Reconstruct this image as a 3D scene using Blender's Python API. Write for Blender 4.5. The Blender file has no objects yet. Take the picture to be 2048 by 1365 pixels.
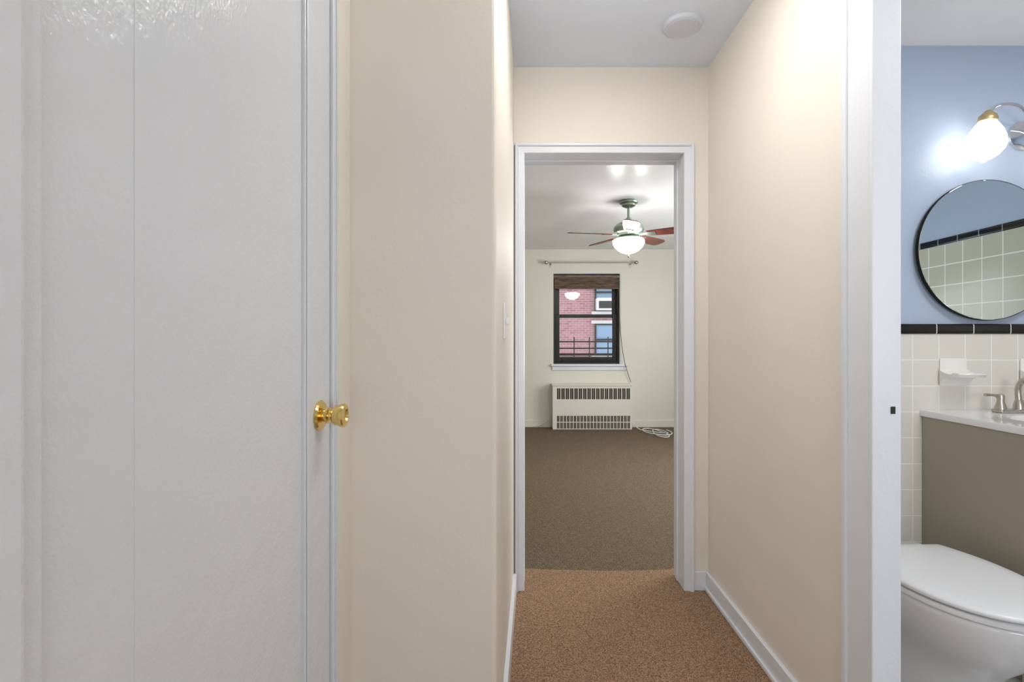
import bpy, bmesh, math
from mathutils import Vector, Matrix
scene=bpy.context.scene
CH=1.18
# ---------------------------------------------------------------- materials
def srgb(r,g,b):
    f=lambda c:(c/255/12.92) if c/255<=0.04045 else ((c/255+0.055)/1.055)**2.4
    return (f(r),f(g),f(b),1)
def mat_base(name,col,rough=0.5,metal=0.0,spec=0.5,emit=None,es=0,coat=0):
    m=bpy.data.materials.new(name); m.use_nodes=True
    b=m.node_tree.nodes['Principled BSDF']
    b.inputs['Base Color'].default_value=col
    b.inputs['Roughness'].default_value=rough
    b.inputs['Metallic'].default_value=metal
    b.inputs['Specular IOR Level'].default_value=spec
    b.inputs['Coat Weight'].default_value=coat
    if emit:
        b.inputs['Emission Color'].default_value=emit
        b.inputs['Emission Strength'].default_value=es
    return m
def paint(name,col,rough=0.5,bump=0.15,scale=90,spec=0.4,mottle=0.02,dist=0.004,stretch=1.0,low=2.0):
    m=mat_base(name,col,rough,0,spec)
    nt=m.node_tree; N=nt.nodes; L=nt.links; b=N['Principled BSDF']
    g=N.new('ShaderNodeNewGeometry')
    mp=N.new('ShaderNodeMapping'); mp.inputs['Scale'].default_value=(1,1,stretch); L.new(g.outputs['Position'],mp.inputs['Vector'])
    n=N.new('ShaderNodeTexNoise'); n.inputs['Scale'].default_value=scale; n.inputs['Detail'].default_value=4; L.new(mp.outputs[0],n.inputs['Vector'])
    n2=N.new('ShaderNodeTexNoise'); n2.inputs['Scale'].default_value=scale*0.08; n2.inputs['Detail'].default_value=2; L.new(g.outputs['Position'],n2.inputs['Vector'])
    ad=N.new('ShaderNodeMath'); ad.operation='MULTIPLY_ADD'; L.new(n2.outputs['Fac'],ad.inputs[0]); ad.inputs[1].default_value=low; L.new(n.outputs['Fac'],ad.inputs[2])
    bp=N.new('ShaderNodeBump'); bp.inputs['Strength'].default_value=bump; bp.inputs['Distance'].default_value=dist
    L.new(ad.outputs[0],bp.inputs['Height']); L.new(bp.outputs[0],b.inputs['Normal'])
    n3=N.new('ShaderNodeTexNoise'); n3.inputs['Scale'].default_value=2.5; L.new(g.outputs['Position'],n3.inputs['Vector'])
    cr=N.new('ShaderNodeMapRange'); cr.inputs['From Min'].default_value=0.3; cr.inputs['From Max'].default_value=0.7
    cr.inputs['To Min'].default_value=1-mottle; cr.inputs['To Max'].default_value=1+mottle; L.new(n3.outputs['Fac'],cr.inputs['Value'])
    mx=N.new('ShaderNodeVectorMath'); mx.operation='SCALE'; mx.inputs[0].default_value=col[:3]; L.new(cr.outputs[0],mx.inputs['Scale'])
    L.new(mx.outputs[0],b.inputs['Base Color'])
    return m
def carpet(name,c1,c2,c3):
    m=mat_base(name,c1,0.95,0,0.1); nt=m.node_tree;N=nt.nodes;L=nt.links;b=N['Principled BSDF']
    g=N.new('ShaderNodeNewGeometry')
    n=N.new('ShaderNodeTexNoise'); n.inputs['Scale'].default_value=230; n.inputs['Detail'].default_value=3; L.new(g.outputs['Position'],n.inputs['Vector'])
    v=N.new('ShaderNodeTexVoronoi'); v.inputs['Scale'].default_value=320; L.new(g.outputs['Position'],v.inputs['Vector'])
    r=N.new('ShaderNodeValToRGB'); r.color_ramp.elements[0].position=0.3; r.color_ramp.elements[0].color=c1
    r.color_ramp.elements[1].position=0.72; r.color_ramp.elements[1].color=c3
    e=r.color_ramp.elements.new(0.5); e.color=c2
    mixf=N.new('ShaderNodeMix'); mixf.data_type='FLOAT'; mixf.inputs[0].default_value=0.4
    L.new(n.outputs['Fac'],mixf.inputs[2])
    sp=N.new('ShaderNodeSeparateColor'); L.new(v.outputs['Color'],sp.inputs[0]); L.new(sp.outputs[0],mixf.inputs[3])
    L.new(mixf.outputs[0],r.inputs[0]); L.new(r.outputs[0],b.inputs['Base Color'])
    bp=N.new('ShaderNodeBump'); bp.inputs['Strength'].default_value=0.4; bp.inputs['Distance'].default_value=0.004
    L.new(mixf.outputs[0],bp.inputs['Height']); L.new(bp.outputs[0],b.inputs['Normal'])
    return m
def tile(name,axis,c1,grout,w,h,ox=0,oz=0,mortar=0.025,rough=0.2,bump=0.4,c2=None):
    m=mat_base(name,c1,rough,0,0.5); nt=m.node_tree;N=nt.nodes;L=nt.links;b=N['Principled BSDF']
    g=N.new('ShaderNodeNewGeometry'); s=N.new('ShaderNodeSeparateXYZ'); L.new(g.outputs['Position'],s.inputs[0])
    c=N.new('ShaderNodeCombineXYZ'); L.new(s.outputs[axis],c.inputs[0]); L.new(s.outputs[2],c.inputs[1])
    mp=N.new('ShaderNodeMapping'); mp.inputs['Location'].default_value=(-ox/w,-oz/w,0); mp.inputs['Scale'].default_value=(1/w,1/w,1); L.new(c.outputs[0],mp.inputs[0])
    br=N.new('ShaderNodeTexBrick'); br.offset=0; br.squash=1; br.inputs['Scale'].default_value=1
    br.inputs['Brick Width'].default_value=1; br.inputs['Row Height'].default_value=h/w
    br.inputs['Mortar Size'].default_value=mortar; br.inputs['Mortar Smooth'].default_value=0.2
    br.inputs['Color1'].default_value=c1; br.inputs['Color2'].default_value=c2 or c1; br.inputs['Mortar'].default_value=grout
    L.new(mp.outputs[0],br.inputs['Vector']); L.new(br.outputs['Color'],b.inputs['Base Color'])
    bp=N.new('ShaderNodeBump'); bp.invert=True; bp.inputs['Strength'].default_value=bump; bp.inputs['Distance'].default_value=0.002
    L.new(br.outputs['Fac'],bp.inputs['Height']); L.new(bp.outputs[0],b.inputs['Normal'])
    return m,br
M={}
M['beige']=paint('beige_paint',srgb(231,224,214),0.5,0.10)
M['cream']=paint('cream_paint',srgb(224,221,210),0.5,0.1)
M['white_ceiling']=paint('ceiling_paint',srgb(245,245,245),0.45,0.1)
M['hall_ceiling']=paint('hall_ceiling_paint',srgb(222,231,245),0.5,0.1)
M['gloss_ceiling']=paint('gloss_ceiling_paint',srgb(228,230,232),0.28,0.45,16,dist=0.004)
M['trim']=paint('trim_paint',srgb(224,228,235),0.3,0.2,60)
M['door']=paint('door_paint',srgb(214,218,224),0.2,0.25,170,stretch=0.7,mottle=0.01,low=3)
M['blue']=paint('blue_paint',srgb(178,194,218),0.28,0.15)
M['carpet_hall']=carpet('hall_carpet',srgb(110,83,62),srgb(148,118,93),srgb(184,156,131))
M['carpet_bed']=carpet('bedroom_carpet_dim',srgb(80,67,53),srgb(110,95,78),srgb(142,127,108))  # darker than the hall carpet: the change in lighting is put into the colour
M['tile'],_=tile('white_tile',0,srgb(226,224,217),srgb(246,246,243),0.1125,0.111,ox=1.785,oz=1.21,mortar=.022)
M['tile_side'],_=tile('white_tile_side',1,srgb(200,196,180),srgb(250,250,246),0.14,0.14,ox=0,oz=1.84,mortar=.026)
M['black_tile'],_=tile('black_tile',0,srgb(14,14,16),srgb(225,225,225),0.158,0.5,ox=1.77,oz=1.0,mortar=0.014,rough=0.12)
M['black_tile_side'],_=tile('black_tile_side',1,srgb(14,14,16),srgb(190,190,190),0.158,0.5,oz=1.5,mortar=0.014,rough=0.12)
M['bath_floor'],_=tile('bath_floor_tile',0,srgb(205,205,203),srgb(170,170,170),0.05,0.05)
M['brick'],br=tile('brick',0,srgb(176,124,124),srgb(184,160,160),0.2,0.07,mortar=0.035,rough=0.9,c2=srgb(152,102,104)); br.offset=0.5
M['brass']=mat_base('brass',srgb(236,206,132),0.1,1)
M['brass_soft']=mat_base('antique_brass',srgb(215,190,140),0.35,0.8)
M['nickel']=mat_base('brushed_nickel',srgb(190,186,176),0.28,1)
M['chrome']=mat_base('chrome',srgb(225,225,228),0.1,1)
M['pewter']=mat_base('pewter',srgb(150,164,150),0.3,0.9)
M['dark']=mat_base('dark_metal',srgb(40,38,36),0.5,0.4)
M['blackframe']=paint('black_window_paint',srgb(16,20,22),0.3,0.2)
M['porcelain']=mat_base('porcelain',srgb(238,239,243),0.12,0,0.6,coat=0.5)
M['plastic']=mat_base('white_plastic',srgb(238,240,244),0.3)
M['detector']=mat_base('detector_plastic',srgb(204,210,220),0.5)
M['ceramic']=mat_base('white_ceramic',srgb(240,240,236),0.15,0,0.6)
M['taupe']=paint('taupe_laminate',srgb(170,161,145),0.5,0.05)
M['mirror']=mat_base('mirror_glass',srgb(205,214,214),0.01,1)
M['bulb']=mat_base('lit_frosted_glass',srgb(250,248,240),0.4,emit=srgb(255,248,236),es=5.5)
M['bowl']=mat_base('lit_bowl_glass',srgb(250,248,240),0.4,emit=srgb(255,250,244),es=42)
M['hall_lamp']=mat_base('lit_diffuser',srgb(250,248,240),0.4,emit=srgb(255,252,248),es=17)
M['rad']=paint('radiator_paint',srgb(226,224,214),0.4,0.1)
M['black']=mat_base('black_void',srgb(14,14,16),0.9)
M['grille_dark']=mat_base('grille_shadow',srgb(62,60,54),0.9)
M['cable']=mat_base('white_cable',srgb(235,236,232),0.4)
M['cord']=mat_base('grey_cord',srgb(90,86,76),0.7)
M['ac']=mat_base('ac_plastic',srgb(226,228,230),0.5)
M['outglass']=mat_base('building_glass',srgb(120,150,175),0.1,0,0.8)
M['concrete']=paint('concrete',srgb(205,200,196),0.9,0.3)
def wood(name,a,bc,axis_scale=(2,2,30),rough=0.4):
    m=mat_base(name,a,rough);nt=m.node_tree;N=nt.nodes;L=nt.links;b=N['Principled BSDF']
    g=N.new('ShaderNodeTexCoord'); mp=N.new('ShaderNodeMapping'); mp.inputs['Scale'].default_value=axis_scale; L.new(g.outputs['Object'],mp.inputs[0])
    n=N.new('ShaderNodeTexNoise'); n.inputs['Scale'].default_value=4; n.inputs['Detail'].default_value=4; L.new(mp.outputs[0],n.inputs['Vector'])
    r=N.new('ShaderNodeValToRGB'); r.color_ramp.elements[0].position=.35; r.color_ramp.elements[1].position=.65
    r.color_ramp.elements[0].color=a; r.color_ramp.elements[1].color=bc
    L.new(n.outputs['Fac'],r.inputs[0]); L.new(r.outputs[0],b.inputs['Base Color']); return m
M['cherry']=wood('cherry_wood',srgb(64,22,18),srgb(112,46,36),(3,30,3),0.25)
M['blindwood']=wood('woven_blind_wood',srgb(64,46,36),srgb(140,114,90),(2,2,34),0.5)
def glass():
    m=bpy.data.materials.new('window_glass'); m.use_nodes=True; nt=m.node_tree;N=nt.nodes;L=nt.links
    for n in list(N): N.remove(n)
    o=N.new('ShaderNodeOutputMaterial'); t=N.new('ShaderNodeBsdfTransparent'); gl=N.new('ShaderNodeBsdfGlossy'); gl.inputs['Roughness'].default_value=0.01
    f=N.new('ShaderNodeFresnel'); f.inputs['IOR'].default_value=1.5; mx=N.new('ShaderNodeMixShader')
    L.new(f.outputs[0],mx.inputs[0]);L.new(t.outputs[0],mx.inputs[1]);L.new(gl.outputs[0],mx.inputs[2]);L.new(mx.outputs[0],o.inputs[0]); return m
M['glass']=glass()
# ---------------------------------------------------------------- geometry helpers
class B:
    def __init__(s): s.bm=bmesh.new()
    def box(s,x0,x1,y0,y1,z0,z1,bev=0,seg=2,mtx=None):
        t=bmesh.new(); r=bmesh.ops.create_cube(t,size=1)
        for v in t.verts: v.co=Vector(((x0+x1)/2+v.co.x*(x1-x0),(y0+y1)/2+v.co.y*(y1-y0),(z0+z1)/2+v.co.z*(z1-z0)))
        if bev: bmesh.ops.bevel(t,geom=t.edges[:],offset=bev,segments=seg,affect='EDGES',profile=0.5)
        return s._add(t,mtx)
    def _add(s,t,mtx=None):
        if mtx: bmesh.ops.transform(t,matrix=mtx,verts=t.verts)
        bmesh.ops.recalc_face_normals(t,faces=t.faces[:])
        me=bpy.data.meshes.new('t'); t.to_mesh(me); t.free(); s.bm.from_mesh(me); bpy.data.meshes.remove(me); return s
    def prism(s,pts,z0,z1,bev=0,seg=3):
        t=bmesh.new(); lo=[t.verts.new((p[0],p[1],z0)) for p in pts]; hi=[t.verts.new((p[0],p[1],z1)) for p in pts]
        n=len(pts); t.faces.new(lo[::-1]); t.faces.new(hi)
        for i in range(n): t.faces.new((lo[i],lo[(i+1)%n],hi[(i+1)%n],hi[i]))
        if bev:
            ed=[e for e in t.edges if abs(e.verts[0].co.z-e.verts[1].co.z)>1e-4]
            bmesh.ops.bevel(t,geom=ed,offset=bev,segments=seg,affect='EDGES',profile=0.5)
        return s._add(t)
    def frame(s,x0,x1,z1,w,prof):
        rings=[]
        for (x,z,dx,dz) in ((x0,0,-1,0),(x0,z1,-1,1),(x1,z1,1,1),(x1,0,1,0)):
            rings.append([(x+dx*u,y,z+dz*u) for u,y in prof])
        return s.loft(rings)
    def loft(s,rings,cap=True):
        t=bmesh.new(); R=[[t.verts.new(p) for p in r] for r in rings]
        n=len(R[0])
        for a,b in zip(R,R[1:]):
            for i in range(n): t.faces.new((a[i],a[(i+1)%n],b[(i+1)%n],b[i]))
        if cap: t.faces.new(R[0][::-1]); t.faces.new(R[-1])
        return s._add(t)
    def lathe(s,prof,mtx,seg=40,cap=True):
        rings=[[mtx@Vector((max(r,1e-4)*math.cos(2*math.pi*i/seg),max(r,1e-4)*math.sin(2*math.pi*i/seg),z)) for i in range(seg)] for r,z in prof]
        return s.loft(rings,cap)
    def tube(s,pts,r,seg=10,smooth=6,closed=False):
        P=[Vector(p) for p in pts]
        if smooth and len(P)>2:
            Q=[]
            for i in range(len(P)-1):
                p0=P[max(i-1,0)];p1=P[i];p2=P[i+1];p3=P[min(i+2,len(P)-1)]
                for k in range(smooth):
                    u=k/smooth
                    Q.append(0.5*((2*p1)+(-p0+p2)*u+(2*p0-5*p1+4*p2-p3)*u*u+(-p0+3*p1-3*p2+p3)*u**3))
            Q.append(P[-1]); P=Q
        rings=[];prev=None
        for i,p in enumerate(P):
            d=(P[min(i+1,len(P)-1)]-P[max(i-1,0)]).normalized()
            u=d.orthogonal().normalized() if prev is None else (prev-d*prev.dot(d)).normalized()
            prev=u; w=d.cross(u)
            rr=r[min(int(i*len(r)/len(P)),len(r)-1)] if isinstance(r,(list,tuple)) else r
            rings.append([p+u*math.cos(2*math.pi*k/seg)*rr+w*math.sin(2*math.pi*k/seg)*rr for k in range(seg)])
        return s.loft(rings)
    def done(s,name,mat,parent=None,smooth=False,kind=None,label=None,cat=None,group=None):
        bm=s.bm
        xs=[v.co.x for v in bm.verts];ys=[v.co.y for v in bm.verts];zs=[v.co.z for v in bm.verts]
        o=Vector(((min(xs)+max(xs))/2,(min(ys)+max(ys))/2,min(zs)))
        for v in bm.verts: v.co-=o
        me=bpy.data.meshes.new(name); bm.to_mesh(me); bm.free(); me.materials.append(M[mat] if isinstance(mat,str) else mat)
        if smooth and smooth!=30:
            for p in me.polygons: p.use_smooth=True
            try: me.set_sharp_from_angle(angle=math.radians(smooth if smooth is not True else 40))
            except Exception: pass
        ob=bpy.data.objects.new(name,me); scene.collection.objects.link(ob); ob.location=o
        if parent is not None:
            ob.parent=parent
            ob.location=o-wl(parent)
        if kind: ob['kind']=kind
        if label: ob['label']=label
        if cat: ob['category']=cat
        if group: ob['group']=group
        return ob
def wl(o):
    l=Vector(o.location)
    while o.parent: o=o.parent; l+=Vector(o.location)
    return l
def empty(name,loc,label=None,cat=None,parent=None,group=None):
    e=bpy.data.objects.new(name,None); scene.collection.objects.link(e); e.location=Vector(loc); e.empty_display_size=0.05
    if parent is not None: e.parent=parent; e.location=Vector(loc)-wl(parent)
    if label: e['label']=label
    if cat: e['category']=cat
    if group: e['group']=group
    return e
T=Matrix.Translation
def Rm(a,ax): return Matrix.Rotation(math.radians(a),4,ax)
def S(b,name,mat,**k):
    lab=k.pop('label',None) or name.replace('_',' ')
    return b.done(name,mat,kind='structure',label=lab,**k)
# ---------------------------------------------------------------- shell
XL=-0.45; HC=2.48
def xw(y): return -0.066+0.030*(y-1.343)/(2.43-1.343)
S(B().box(XL-0.1,XL,-1.6,0.405,0,HC).box(XL-0.1,XL,1.215,1.343,0,HC).box(XL-0.1,XL,0.405,1.215,2.08,HC),'wall_left','beige',label='beige painted wall around the closet door')
S(B().prism([(XL-0.1,1.343),(xw(1.343),1.343),(xw(2.43),2.43),(XL-0.1,2.43)],0,HC,0.012),'wall_left_hall','beige',label='beige painted hallway wall with rounded corner')
S(B().box(XL-0.16,XL-0.1,0.3,1.3,0,2.2),'wall_closet','black',label='dark closet behind the door')
S(B().box(-2.0,0.012,2.43,2.58,0,2.6).box(0.77,3.4,2.43,2.58,0,2.6).box(0.012,0.77,2.43,2.58,2.07,2.6),'wall_end','beige',label='beige wall holding the bedroom doorway')
S(B().box(0.886,0.946,1.277,2.43,0,HC).box(0.886,0.946,-1.6,0.45,0,HC).box(0.886,0.946,0.45,1.277,2.10,HC),'wall_right','beige',label='beige painted wall holding the bathroom doorway')
S(B().box(-0.6,1.0,-1.7,-1.6,0,HC),'wall_back','beige',label='beige painted wall')
S(B().box(-0.6,0.946,-1.7,2.44,HC,HC+0.1),'ceiling','hall_ceiling',label='pale grey painted hallway ceiling')
seam=[(0.946,2.66),(0.80,2.655),(0.72,2.64),(0.6,2.632),(0.45,2.628),(0.3,2.634),(0.15,2.643),(0.05,2.652),(-0.2,2.66)]
S(B().prism([(-0.6,-1.7),(0.946,-1.7)]+seam+[(-0.6,2.66)],-0.1,0),'floor','carpet_hall',label='brown speckled hallway carpet')
S(B().prism([(3.4,2.60),(3.4,7.3),(-2.0,7.3),(-2.0,2.60),(-0.2,2.60)]+seam[::-1]+[(0.946,2.60)],-0.1,0),'floor_bedroom','carpet_bed',label='bedroom carpet, dimmer light painted in as a darker brown')
S(B().box(-2.0,3.4,2.58,7.3,2.435,2.535),'ceiling_bedroom','gloss_ceiling',label='glossy white bedroom ceiling')
WX0,WX1,WZ0,WZ1=0.438,1.36,0.865,2.118
FY=7.01
S(B().box(-2.0,WX0,FY,FY+.24,0,2.435).box(WX1,3.4,FY,FY+.24,0,2.435).box(WX0,WX1,FY,FY+.24,0,WZ0).box(WX0,WX1,FY,FY+.24,WZ1,2.435),'wall_window','cream',label='cream painted bedroom wall with the window')
S(B().box(-2.1,-2.0,2.43,7.3,0,2.5),'wall_bedroom_left','cream',label='cream painted bedroom wall')
S(B().box(3.4,3.5,2.43,7.3,0,2.5),'wall_bedroom_right','cream',label='cream painted bedroom wall')
# bathroom
BY=2.2; BX=2.9; BZ=2.45
S(B().box(0.946,3.0,BY,2.43,0,2.6),'wall_bathroom','blue',label='blue painted bathroom wall')
S(B().box(BX,BX+.1,-0.6,BY,0,2.6),'wall_bathroom_right','blue',label='blue painted bathroom wall')
S(B().box(0.946,3.0,-0.7,-0.6,0,2.6),'wall_bathroom_back','blue',label='blue painted bathroom wall')
S(B().box(0.946,BX,-0.6,BY,BZ,BZ+.1),'ceiling_bathroom','white_ceiling',label='white bathroom ceiling')
S(B().box(0.946,BX,-0.6,BY,-0.1,0),'floor_bathroom','bath_floor',label='small pale tile bathroom floor')
S(B().box(0.946,BX,BY-.01,BY,0,1.21),'wall_bathroom_tile','tile',label='white square ceramic wall tiles')
S(B().box(BX-.01,BX,-.6,BY-.01,0,1.84),'wall_bathroom_side_tile','tile_side',label='white square ceramic wall tiles')
S(B().box(0.946,BX-.01,BY-.018,BY,1.21,1.253,0.006,3),'trim_1','black_tile',smooth=True,label='black glazed tile border with white joints')
S(B().box(BX-.018,BX,-.6,BY-.02,1.84,1.885,0.006,3),'trim_2','black_tile_side',smooth=True,label='black glazed tile border')
# bedroom doorway casing and jamb (single mitred moulding)
ox0,ox1,oz=0.012,0.77,2.07
cw=0.043
prof=[(-.002,2.434),(-.002,2.420),(0,2.416),(.026,2.414),(.029,2.408),(.032,2.404),(.040,2.404),(.043,2.408),(.043,2.434)]
c=B().frame(ox0,ox1,oz,cw,prof)
c.frame(ox0,ox1,oz,0,[(-.001,2.432),(-.001,2.52),(-.005,2.522),(-.005,2.556),(-.001,2.558),(-.001,2.585),(.002,2.585),(.002,2.432)])
S(c,'trim_3','trim',smooth=30,label='white painted bedroom door casing')
# bathroom doorway casing and jamb
c=B()
c.box(0.868,0.886,1.276,1.365,0,2.2,0.005,3).box(0.862,0.887,1.362,1.384,0,2.2,0.005,3)
c.box(0.866,0.938,1.264,1.278,0,2.1,0.003,3)
c.box(0.868,0.886,0.34,0.449,0,2.099,0.003).box(0.8675,0.8865,0.34,1.36,2.102,2.2,0.003)
c.box(0.866,0.948,0.45,0.462,0,2.086,0.002).box(0.867,0.937,0.451,1.263,2.088,2.1,0.002)
tb=S(c,'trim_4','trim',smooth=30,label='white painted bathroom door frame')
B().box(0.911,0.922,1.2615,1.264,1.000,1.018,0.001).done('strike_plate','dark',parent=tb,label='small dark metal strike plate')
# baseboards
S(B().box(0.872,0.887,1.385,2.431,0,0.085,0.003).box(0.864,0.874,1.386,2.429,0,0.020,0.004),'baseboard_right','trim',smooth=30,label='white painted baseboard')
S(B().box(0.814,0.873,2.416,2.431,0,0.09,0.003),'baseboard_end','trim',smooth=30,label='white painted baseboard')
S(B().prism([(xw(1.36),1.36),(xw(1.36)+.014,1.36),(xw(2.40)+.014,2.40),(xw(2.40),2.40)],0,0.09),'baseboard_left','trim',label='white painted baseboard')
S(B().box(-2,0.40,FY-.015,FY,0,0.095,.003).box(1.48,3.4,FY-.015,FY,0,0.095,.003),'baseboard_bedroom','cream',smooth=30,label='cream painted baseboard')
# ---------------------------------------------------------------- closet door (faces +X)
DX=XL+0.002
d=B().box(DX-.035,DX-.006,0.478,1.197,0.01,2.06)
d.box(DX-.034,DX,1.072,1.1965,0.011,2.059,0.002)
d.box(DX-.034,DX-.0054,0.600,1.057,0.011,2.059)
d.box(DX-.01,DX+.002,1.056,1.062,0.012,2.058,0.002).box(DX-.01,DX+.003,1.066,1.0725,0.012,2.058,0.002)
door=S(d,'door_1','door',smooth=30,label='glossy white painted closet door')
kz=1.015; ky=1.135
km=T((DX,ky,kz))@Rm(90,'Y')
kn=empty('door_knob',(DX,ky,kz),parent=door,label='polished brass door knob'); 
B().lathe([(0,0),(0.033,0),(0.034,0.003),(0.030,0.007),(0.027,.0065),(0.018,0.010),(0.0,0.011)],km).done('rosette','brass',parent=kn,smooth=50)
B().lathe([(0.0,0.009),(0.014,0.010),(0.014,0.016),(0.018,0.018),(0.018,0.021),(0.012,0.023),(0.012,0.028),(0.018,0.031),(0.0215,0.035),(0.0222,.040),(0.0235,.044),(0.0255,0.050),(0.026,0.055),(0.024,0.058),(0.018,0.058),(0.014,0.054),(0.0,0.054)],km).done('knob','brass',parent=kn,smooth=35)
c=B().box(XL-.05,XL+.010,1.199,1.226,0,2.063,0.003).box(XL-.05,XL+.006,0.452,0.476,0,2.063,0.004).box(XL-.05,XL+.016,0.39,0.450,0,2.10,0.006).box(XL-.05,XL+.011,0.453,1.226,2.065,2.11,0.003)
c.box(XL,XL+.014,1.214,1.221,0,2.10,0.002)
S(c,'trim_5','door',smooth=30,label='thickly painted white closet door casing')
# light switch on hall wall
sw=empty('light_switch',(xw(1.66),1.66,1.15),label='cream light switch plate on the beige hallway wall',cat='light switch')
ang=math.atan2(0.030,1.087)
mm=T((xw(1.66),1.66,1.245))@Matrix.Rotation(-ang,4,'Z')
B().box(0,0.006,-.036,.036,-.058,.058,0.002,mtx=mm).done('plate','plastic',parent=sw,smooth=30)
B().box(0.006,0.016,-.005,.005,-.010,.012,0.002,mtx=mm).done('toggle','plastic',parent=sw,smooth=30)
# ceiling disc
sd=empty('smoke_detector',(0.66,2.10,HC-.02),label='round white smoke detector on the hallway ceiling',cat='smoke detector')
B().lathe([(0,0.02),(0.079,0.02),(0.080,0.014),(0.077,0.006),(0.070,0.002),(0.066,.003),(0.064,.001),(0.040,0.0),(0.0,0.0)],T((0.66,2.10,HC-.02)),seg=56).done('cover','detector',parent=sd,smooth=31)
# ---------------------------------------------------------------- window
w=B()
GY=7.08
w.box(WX0,WX0+.035,GY,GY+.1,WZ0,WZ1).box(WX1-.045,WX1,GY,GY+.1,WZ0,WZ1).box(WX0+.035,WX1-.045,GY,GY+.1,WZ1-.05,WZ1).box(WX0+.035,WX1-.045,GY,GY+.1,WZ0,WZ0+.03)
win=S(w,'window_1','blackframe',label='black framed double hung window')
def sash(x0,x1,y0,z0,z1,st,rb,rt,name):
    return B().box(x0,x0+st,y0,y0+.03,z0,z1,.004).box(x1-st,x1,y0,y0+.03,z0,z1,.004).box(x0+st,x1-st,y0+.001,y0+.029,z0,z0+rb,.004).box(x0+st,x1-st,y0+.001,y0+.029,z1-rt,z1,.004).done(name,'blackframe',parent=win,smooth=30)
sash(WX0+.035,WX1-.045,GY+.012,WZ0+.03,1.55,.055,.05,.035,'lower_sash')
sash(WX0+.035,WX1-.045,GY+.050,1.50,WZ1-.05,.055,.03,.04,'upper_sash')
B().box(WX0+.09,WX1-.10,GY+.025,GY+.028,WZ0+.08,1.515).done('glass_pane','glass',parent=win)
B().box(WX0+.09,WX1-.10,GY+.063,GY+.066,1.53,WZ1-.09).done('glass_pane','glass',parent=win)
S(B().box(WX0-.035,WX1+.10,FY-.045,FY+.07,WZ0-.03,WZ0+.001,.006).box(WX0-.02,WX1+.08,FY-.02,FY+.001,WZ0-.085,WZ0-.03,.004),'trim_6','trim',smooth=30,label='white painted window sill')
S(B().box(WX0,WX1-.012,FY+.005,FY+.07,WZ1-.014,WZ1+.001).box(WX1-.012,WX1+.001,FY+.005,FY+.07,WZ0,WZ1),'trim_7','trim',label='white painted window reveal')
bl=empty('window_blind',(0.9,FY+.035,1.89),label='raised brown woven wood blind in the window',cat='window blind')
B().box(WX0+.005,WX1-.014,FY+.01,FY+.06,2.045,2.085,.004).done('head_rail','blindwood',parent=bl,smooth=30)
s=B()
for i in range(8): s.box(WX0+.012,WX1-.018+ (0.004 if i%2 else 0),FY-.004+(.006 if i%2 else 0),FY+.062,1.895+i*.0185,1.895+i*.0185+.011,.002)
s.box(WX0+.02,WX1-.03,FY+.03,FY+.05,1.9,2.043)
s.done('slats','blindwood',parent=bl,smooth=30)
B().tube([(WX1-.03,FY-.008,2.05),(WX1-.02,FY-.008,1.6),(WX1-.01,FY-.05,1.25),(WX1+.04,FY-.055,0.9),(WX1+.13,FY-.03,0.62)],0.004,6).done('pull_cord','cord',parent=bl)
# guard railing outside
r=B()
for z in (0.945,1.075,1.17): r.tube([(WX0-.05,7.4,z),(WX1+.1,7.4,z)],0.011,8,0)
r.tube([(WX0-.05,7.4,0.985),(WX1+.1,7.4,0.985)],0.018,8,0)
for x in (0.76,0.98,1.25): r.tube([(x,7.4,0.90),(x,7.4,1.24)],0.008,8,0)
for x in (WX0-.04,WX1+.09): r.tube([(x,7.24,1.17),(x,7.4,1.17)],0.011,8,0).tube([(x,7.24,.945),(x,7.4,.945)],0.011,8,0)
r.done('window_guard_railing','blackframe',label='black metal guard railing outside the window',cat='railing')
# building outside
bd=S(B().box(-8,14,16,17,-8,14),'wall_exterior','brick',label='red brick apartment building across the way')
def bwin(x0,x1,z0,z1,ac=False):
    e=empty('building_window',((x0+x1)/2,15.98,z0),label='apartment window in brick wall'+(' with air conditioner' if ac else ' with pale lintel'),cat='window',group='windows of the brick building')
    B().box(x0,x1,15.96,16.0,z0,z1).done('pane','outglass',parent=e)
    f=B()
    for a,b_ in ((x0,x0+.05),(x1-.05,x1)): f.box(a,b_,15.92,15.99,z0,z1)
    f.box(x0+.05,x1-.05,15.92,15.99,z1-.05,z1).box(x0+.05,x1-.05,15.92,15.99,z0,z0+.05).box(x0+.05,x1-.05,15.91,15.99,(z0+z1)/2-.03,(z0+z1)/2+.03)
    f.done('frame','blackframe',parent=e)
    B().box(x0-.1,x1+.1,15.86,16,z0-.12,z0,.01).box(x0-.1,x1+.1,15.93,16,z1,z1+.1).done('sill','concrete',parent=e)
    if ac: B().box(x0+.02,x1-.03,15.6,16,z0+.03,z0+.40,.02).done('air_conditioner','ac',parent=e); B().box(x0+.08,x1-.09,15.58,15.6,z0+.08,z0+.30).done('vent_grille','dark',parent=e)
bwin(2.28,2.98,0.72,1.72); bwin(2.28,2.98,2.10,3.3,True); bwin(-1.2,-.2,.72,1.72); bwin(5.0,5.9,.72,1.72)
S(B().box(-8,14,15.9,16,0.45,0.6),'trim_8','concrete',label='pale stone band on the brick building')
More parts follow.
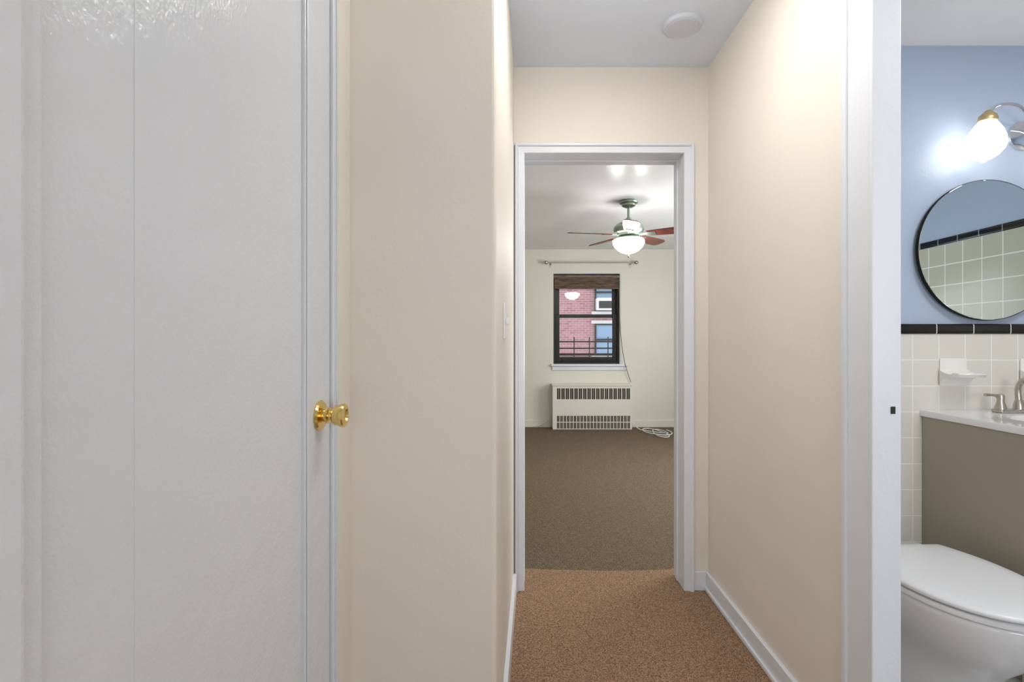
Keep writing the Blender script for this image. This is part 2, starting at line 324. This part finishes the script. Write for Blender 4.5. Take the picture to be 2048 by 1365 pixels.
# curtain rod
cr=empty('curtain_rod',(0.94,FY-.06,2.24),label='thin silver curtain rod above the window',cat='curtain rod')
B().tube([(0.345,FY-.07,2.245),(1.54,FY-.07,2.245)],0.008,10,0).done('rod','nickel',parent=cr,smooth=50)
for x in (0.33,1.555):
    B().lathe([(0.0,-.03),(0.012,-.028),(0.024,-.012),(0.027,0),(0.024,.012),(0.012,.028),(0,.03)],T((x,FY-.07,2.245))@Rm(90,'Y'),seg=20).done('finial','nickel',parent=cr,smooth=60)
for x in (0.40,1.49):
    B().tube([(x,FY,2.22),(x,FY-.05,2.225),(x,FY-.07,2.235)],0.006,8).box(x-.012,x+.012,FY-.006,FY,2.19,2.25,.002).done('bracket','nickel',parent=cr)
# ---------------------------------------------------------------- radiator cover
rc=empty('radiator_cover',(0.94,6.9,0),label='cream metal radiator cover with slotted grilles below the window',cat='radiator cover')
RX0,RX1,RY=0.415,1.467,6.80; RZ=0.602
b_=B().box(RX0+.001,RX1-.001,RY+.012,FY-.005,0.005,RZ-.02)
b_.box(RX0+.05,RX1-.02,RY,RY+.02,0.19,0.395).box(RX0,RX0+.05,RY,RY+.02,0.004,RZ-.019).box(RX1-.02,RX1,RY,RY+.02,0.004,RZ-.019).box(RX0+.05,RX1-.02,RY,RY+.02,0.555,RZ-.019)
b_.done('body','rad',parent=rc,smooth=30)
B().box(RX0-.012,RX1+.012,RY-.012,FY-.003,RZ-.018,RZ,.005).done('top','rad',parent=rc,smooth=30)
def grille(z0,z1,n,fine,rows,nm):
    gx0,gx1=RX0+.05,RX1-.02
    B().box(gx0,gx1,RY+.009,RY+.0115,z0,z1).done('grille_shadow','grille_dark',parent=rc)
    g=B(); wv=(gx1-gx0)/n
    for i in range(n+1):
        x=gx0+i*wv; g.box(x-.006,x+.006,RY+.002,RY+.0085,z0,z1)
        if i<n:
            for k in range(1,fine): g.box(x+k*wv/fine-.0015,x+k*wv/fine+.0015,RY+.003,RY+.0085,z0,z1)
    for k in range(rows+1):
        z=z0+(z1-z0)*k/rows; g.box(gx0,gx1,RY+.001,RY+.008,z-.005,z+.005)
    g.done('grille','rad',parent=rc)
grille(0.40,0.555,17,2,1,'u'); grille(0.01,0.19,22,2,2,'l')
cb=[]
for i in range(32):
    a=i*0.42; rr=0.115+0.03*math.sin(i*.7); cb.append((1.73+rr*math.cos(a)+.04*math.sin(i*.23),6.50+rr*2.1*math.sin(a),0.006+0.0008*i))
B().tube([(1.50,6.95,0.10),(1.52,6.85,0.05),(1.55,6.75,0.02),(1.62,6.70,0.008)]+cb,0.0062,6,3).done('coiled_cable','cable',label='loosely coiled white cable on the carpet beside the radiator cover',cat='cable')
B().tube([(0.0,6.97,0.015),(0.15,6.96,0.02),(0.28,6.97,0.05),(0.36,6.98,0.11),(0.395,6.98,0.16)],0.005,6,5).done('wall_cable','cable',label='thin white cable along the baseboard',cat='cable')
# ---------------------------------------------------------------- ceiling fan
fx,fy,fz=0.96,4.59,2.435
fan=empty('ceiling_fan',(fx,fy,fz),label='pewter five blade ceiling fan with cherry blades and lit glass bowl',cat='ceiling fan')
P=lambda z:T((fx,fy,z))
B().lathe([(0,0),(.080,0),(.084,-.010),(.080,-.022),(.062,-.030),(.060,-.045),(.035,-.058),(.022,-.062),(0,-.062)],P(fz),seg=36).done('canopy','pewter',parent=fan,smooth=40)
B().lathe([(0,0),(.013,0),(.013,-.13),(0,-.13)],P(fz-.055),seg=16).done('downrod','pewter',parent=fan,smooth=40)
B().lathe([(0,2.285),(.022,2.285),(.030,2.262),(.060,2.250),(.095,2.235),(.128,2.205),(.135,2.175),(.125,2.150),(.105,2.142),(.100,2.125),(.080,2.115),(.075,2.108),(0,2.108)],P(0),seg=44).done('motor_housing','pewter',parent=fan,smooth=40)
B().lathe([(0,2.112),(.08,2.112),(.108,2.104),(.108,2.094),(0,2.090)],P(0),seg=44).done('light_fitter','pewter',parent=fan,smooth=40)
B().lathe([(.09,2.094),(.130,2.088),(.141,2.078),(.139,2.055),(.123,2.022),(.094,1.993),(.058,1.973),(.02,1.963),(0,1.962)],P(0),seg=44).done('glass_bowl','bowl',parent=fan,smooth=60)
B().lathe([(0,1.965),(.016,1.963),(.018,1.955),(.008,1.948),(.010,1.940),(.006,1.930),(0,1.926)],P(0),seg=20).done('finial','pewter',parent=fan,smooth=60)
prof=[(0.165,.045),(0.20,.052),(0.30,.060),(0.42,.068),(0.50,.069),(0.535,.062),(0.553,.045),(0.56,.02)]
for k in range(5):
    a=-99+72*k
    mt=T((fx,fy,2.132))@Rm(a,'Z')@Rm(-12,'X')
    t=B()
    pts=[(x,-y) for x,y in prof]+[(x,y) for x,y in prof[::-1]]
    rings=[[mt@Vector((x,y,z)) for x,y in pts] for z in (-.0035,.0035)]
    t.loft(rings); t.done('blade','cherry',parent=fan)
    B().box(0.09,0.17,-.014,.014,-.006,.002,.002,mtx=mt).box(0.16,0.24,-.038,.038,-.0085,-.0045,.0015,mtx=mt).done('blade_bracket','pewter',parent=fan,smooth=30)
# ---------------------------------------------------------------- bathroom: vanity
VX0,VX1,VY0,VT=1.712,2.42,1.70,0.886
van=empty('vanity',((VX0+VX1)/2,1.95,0),label='taupe bathroom vanity with white top beside the toilet',cat='vanity')
B().box(VX0,VX1,VY0+.02,BY-.012,0.08,VT-.028,.002).box(VX0+.02,VX1-.02,VY0+.07,BY-.013,0,0.081).done('cabinet','taupe',parent=van,smooth=30)
for i,(a,b2) in enumerate(((VX0+.01,(VX0+VX1)/2-.003),((VX0+VX1)/2+.003,VX1-.01))):
    dd=B().box(a,b2,VY0,VY0+.019,0.10,VT-.05,.003).done('door','taupe',parent=van,smooth=30)
    hx=b2-.04 if i==0 else a+.04
    B().tube([(hx,VY0,.62),(hx,VY0-.025,.62),(hx,VY0-.025,.74),(hx,VY0,.74)],.005,8,0).done('handle','nickel',parent=dd)
def ell(cx,cy,rx,ry,z,n=40): return [(cx+rx*math.cos(2*math.pi*i/n),cy+ry*math.sin(2*math.pi*i/n),z) for i in range(n)]
def rectring(x0,x1,y0,y1,z,cx,cy,n=40):
    out=[]
    for i in range(n):
        a=2*math.pi*i/n; dx,dy=math.cos(a),math.sin(a)
        tx=((x1-cx) if dx>0 else (cx-x0))/max(abs(dx),1e-6); ty=((y1-cy) if dy>0 else (cy-y0))/max(abs(dy),1e-6)
        t_=min(tx,ty); out.append([cx+dx*t_,cy+dy*t_,z])
    for X in (x0,x1):
        for Y in (y0,y1):
            j=min(range(n),key=lambda i:(out[i][0]-X)**2+(out[i][1]-Y)**2); out[j][0]=X; out[j][1]=Y
    return [tuple(o) for o in out]
scx,scy=2.06,1.90; x0,x1,y0,y1=VX0-.008,VX1+.008,VY0-.012,BY-.012
t=B(); 
t.loft([ell(scx,scy,.01,.01,VT-.125),ell(scx,scy,.10,.075,VT-.12),ell(scx,scy,.18,.115,VT-.08),ell(scx,scy,.21,.135,VT-.012),ell(scx,scy,.215,.140,VT-.002),ell(scx,scy,.222,.146,VT),rectring(x0+.003,x1-.003,y0+.003,y1,VT,scx,scy),rectring(x0,x1,y0,y1,VT-.004,scx,scy),rectring(x0,x1,y0,y1,VT-.026,scx,scy),ell(scx,scy,.23,.15,VT-.026),ell(scx,scy,.2,.13,VT-.09),ell(scx,scy,.02,.02,VT-.135)])
t.done('countertop','porcelain',parent=van,smooth=40)
fa=empty('faucet',(2.04,2.10,VT),parent=van,label='brushed nickel two handle faucet')
fxc=2.04; fyc=2.10
B().box(fxc-.095,fxc+.095,fyc-.026,fyc+.026,VT,VT+.015,.007,3).done('base','nickel',parent=fa,smooth=40)
B().lathe([(0,0),(.020,0),(.018,.02),(.012,.04),(0,.042)],T((fxc,fyc,VT+.013)),seg=24).tube([(fxc,fyc,VT+.04),(fxc,fyc+.003,VT+.10),(fxc,fyc-.02,VT+.135),(fxc,fyc-.07,VT+.14),(fxc,fyc-.11,VT+.115),(fxc,fyc-.12,VT+.09)],.0105,12).done('spout','nickel',parent=fa,smooth=60)
for sx in (-1,1):
    hx=fxc+sx*.075
    B().lathe([(0,0),(.021,0),(.019,.012),(.012,.035),(.014,.050),(.011,.062),(0,.065)],T((hx,fyc,VT+.013)),seg=24).tube([(hx,fyc,VT+.066),(hx+sx*.03,fyc,VT+.072),(hx+sx*.068,fyc-.004,VT+.074)],[.007,.005,.006],10).done('handle','nickel',parent=fa,smooth=60)
# mirror
mz,mx,mr=1.566,1.978,0.298
mi=empty('round_mirror',(mx,BY-.02,mz),label='round frameless mirror with dark edge on the blue wall',cat='mirror')
mt=T((mx,BY-.002,mz))@Rm(90,'X')
B().lathe([(0,0),(mr-.02,0),(mr-.02,.012),(mr,.014),(mr,.0295),(0,.0295)],mt,seg=96).done('rim','black',parent=mi,smooth=31)
B().lathe([(0,.0296),(mr-.002,.0296),(mr-.0035,.031),(0,.031)],mt,seg=96).done('glass','mirror',parent=mi,smooth=20)
# sconce
sc=empty('wall_sconce',(2.12,BY,2.05),label='chrome and brass bathroom wall light with frosted glass shades',cat='wall lamp')
B().lathe([(0,0),(.065,0),(.062,.012),(.03,.022),(0,.024)],T((2.15,BY,2.06))@Rm(90,'X'),seg=36).done('backplate','chrome',parent=sc,smooth=40)
for X in (1.905,2.375):
    s_=-1 if X<2.1 else 1
    sh=empty('light_arm',(X,2.09,2.10),parent=sc)
    B().tube([(2.15,BY-.02,2.06),(2.15+s_*.03,BY-.06,2.10),(2.14+s_*.10,BY-.10,2.145),(2.14+s_*.19,2.09,2.145),(X,2.09,2.11)],.006,10).done('arm','chrome',parent=sh,smooth=60)
    tm=T((X,2.09,2.105))@Rm(6*(-s_),'Y')
    B().lathe([(0,.018),(.010,.016),(.018,.006),(.030,-.006),(.034,-.022),(.031,-.030),(0,-.030)],tm,seg=28).done('cap','brass_soft',parent=sh,smooth=50)
    B().lathe([(.026,-.028),(.038,-.042),(.054,-.068),(.065,-.096),(.069,-.120),(.064,-.142),(.049,-.164),(.030,-.180),(.012,-.188),(.006,-.197),(0,-.198)],tm,seg=36).done('shade','bulb',parent=sh,smooth=60)
# ceramic holders
def holder(x,name,lab):
    e=empty(name,(x,BY-.01,1.0),label=lab,cat='soap dish',group='ceramic wall holders')
    m_=T((x,BY-.01,1.04))
    B().box(-.060,.056,-.008,0,-.050,.066,.004,3,mtx=m_).done('wall_plate','ceramic',parent=e,smooth=50)
    pr=[(0,.018),(-.02,.010),(-.05,.003),(-.085,.000),(-.098,.007),(-.103,.003),(-.094,-.010),(-.06,-.013),(-.032,-.018),(-.014,-.030),(0,-.045)]
    rings=[]
    for xx,sc_ in ((-.064,.70),(-.060,.92),(-.048,1),(.046,1),(.056,.92),(.062,.70)):
        rings.append([m_@Vector((xx,-.007+y*sc_,z)) for y,z in pr])
    B().loft(rings).done('tray','ceramic',parent=e,smooth=50)
holder(1.845,'soap_dish','white ceramic soap dish on the tiled wall'); holder(2.19,'soap_dish','white ceramic soap dish on the tiled wall')
# ---------------------------------------------------------------- toilet (faces -Y)
tc=1.418
def outline(z,sw=1.0,yf=1.392,ym=1.68,yb=1.925,hw=.212,rear=.158,cx=tc):
    half=[]
    for i in range(15):
        a=math.pi/2*i/14
        half.append((hw*sw*math.sin(a), ym-(ym-yf)*math.cos(a)))
    for i in range(1,8):
        u=i/8; half.append((sw*(hw+(rear-hw)*u*u), ym+(yb-.02-ym)*u))
    half.append((sw*rear*.985,yb-.012)); half.append((sw*rear*.93,yb)); half.append((sw*rear*.4,yb))
    pts=[(cx+x,y,z) for x,y in half]+[(cx-x,y,z) for x,y in half[::-1][:-1]]
    return pts
to=empty('toilet',(tc,1.75,0),label='white porcelain toilet with closed lid beside the vanity',cat='toilet')
def inset(z,k,**kw):
    o=outline(z,**kw); cy=1.66
    return [(tc+(x-tc)*k,cy+(y-cy)*k,zz) for x,y,zz in o]
B().loft([inset(.403,.975),inset(.404,.995),inset(.407,1.002),inset(.412,1.002),inset(.416,.992),inset(.420,.95),inset(.425,.75),inset(.428,.3)]).done('lid','plastic',parent=to,smooth=50)
B().loft([inset(.380,.965),inset(.382,.990),inset(.393,.990),inset(.396,.975)]).done('seat','plastic',parent=to,smooth=50)
for yy,xs_ in ((1.55,.10),(1.85,.10)):
    for sx in (-1,1): B().box(tc+sx*xs_-.02,tc+sx*xs_+.02,yy-.008,yy+.008,.394,.404).done('bumper','plastic',parent=to)
def bs(z,hw,yf,yb,rear,ym):
    return outline(z,1,yf,ym,yb,hw,rear)
B().loft([bs(0,.125,1.52,2.06,.12,1.78),bs(.02,.128,1.515,2.06,.12,1.78),bs(.04,.120,1.53,2.05,.11,1.78),bs(.10,.112,1.55,2.04,.105,1.78),bs(.14,.114,1.54,2.04,.11,1.77),bs(.18,.126,1.51,2.04,.12,1.75),bs(.22,.147,1.47,2.045,.13,1.73),bs(.27,.173,1.43,2.05,.14,1.71),bs(.32,.192,1.408,2.05,.155,1.69),bs(.355,.201,1.400,2.05,.158,1.68),bs(.370,.203,1.399,2.05,.158,1.68),bs(.378,.198,1.405,2.045,.156,1.68)]).done('bowl','porcelain',parent=to,smooth=60)
B().tube([(tc,2.02,.37),(tc,2.02,.55),(tc,2.02,.72),(tc,2.05,.76),(tc,2.10,.77),(tc,BY-.012,.77)],.016,14).lathe([(0,0),(.035,0),(.038,.05),(.03,.09),(.012,.1),(0,.1)],T((tc,2.02,.68)),seg=24).tube([(tc,2.02,.72),(tc+.0,1.95,.72)],.006,8,0).done('flush_valve','chrome',parent=to,smooth=50)
for sx in (-.07,.07): B().box(tc+sx-.018,tc+sx+.018,1.922,1.955,.378,.405,.006,3).done('hinge','plastic',parent=to,smooth=50)
# ---------------------------------------------------------------- hall lamp (real flush fixture overhead)
hl=empty('ceiling_lamp',(.36,1.4,HC),label='rectangular flush white diffuser ceiling lamp',cat='ceiling lamp')
B().box(.19,.51,1.04,1.76,HC-.02,HC,.003).done('base','plastic',parent=hl,smooth=40)
B().box(.21,.49,1.06,1.74,HC-.045,HC-.02,.008,3).done('diffuser','hall_lamp',parent=hl,smooth=60)
def area(name,loc,rot,sx,sy,e,col):
    l=bpy.data.lights.new(name,'AREA'); l.shape='RECTANGLE'; l.size=sx; l.size_y=sy; l.energy=e; l.color=col
    o=bpy.data.objects.new(name,l); o.location=loc; o.rotation_euler=[math.radians(a) for a in rot]; scene.collection.objects.link(o); return o
area('room_fill',(0.2,-1.5,1.2),(98,0,0),1.2,1.9,18.5,(.95,.975,1))  # added fill light behind the camera, no window there
area('bedroom_fill',(2.9,4.3,1.5),(99,0,90),1.8,1.4,74,(.97,.99,1))  # unseen fill added beside the right wall to brighten the bedroom
area('bathroom_top_fill',(1.8,1.0,2.43),(0,0,0),.5,.5,12,(1,.99,.97))  # extra light added under the bathroom ceiling, not a fixture of the room
area('bathroom_fill',(1.5,-.5,1.5),(112,0,-8),.8,1.2,18,(1,.99,.98))  # added fill aimed at the far bathroom wall, no daylight source behind it
W=bpy.data.worlds.new('overcast'); scene.world=W; W.use_nodes=True; nt=W.node_tree
bg=nt.nodes['Background']; bg.inputs[0].default_value=(.80,.88,1,1); bg.inputs[1].default_value=1.8
cam=bpy.data.cameras.new('camera'); co=bpy.data.objects.new('camera',cam); scene.collection.objects.link(co); scene.camera=co
co.location=(0,0,CH); co.rotation_euler=(math.radians(90),0,0)
cam.sensor_width=36; cam.lens=18; cam.shift_x=-19/2048; cam.clip_start=0.02
scene.view_settings.view_transform='Standard'; scene.view_settings.look='None'
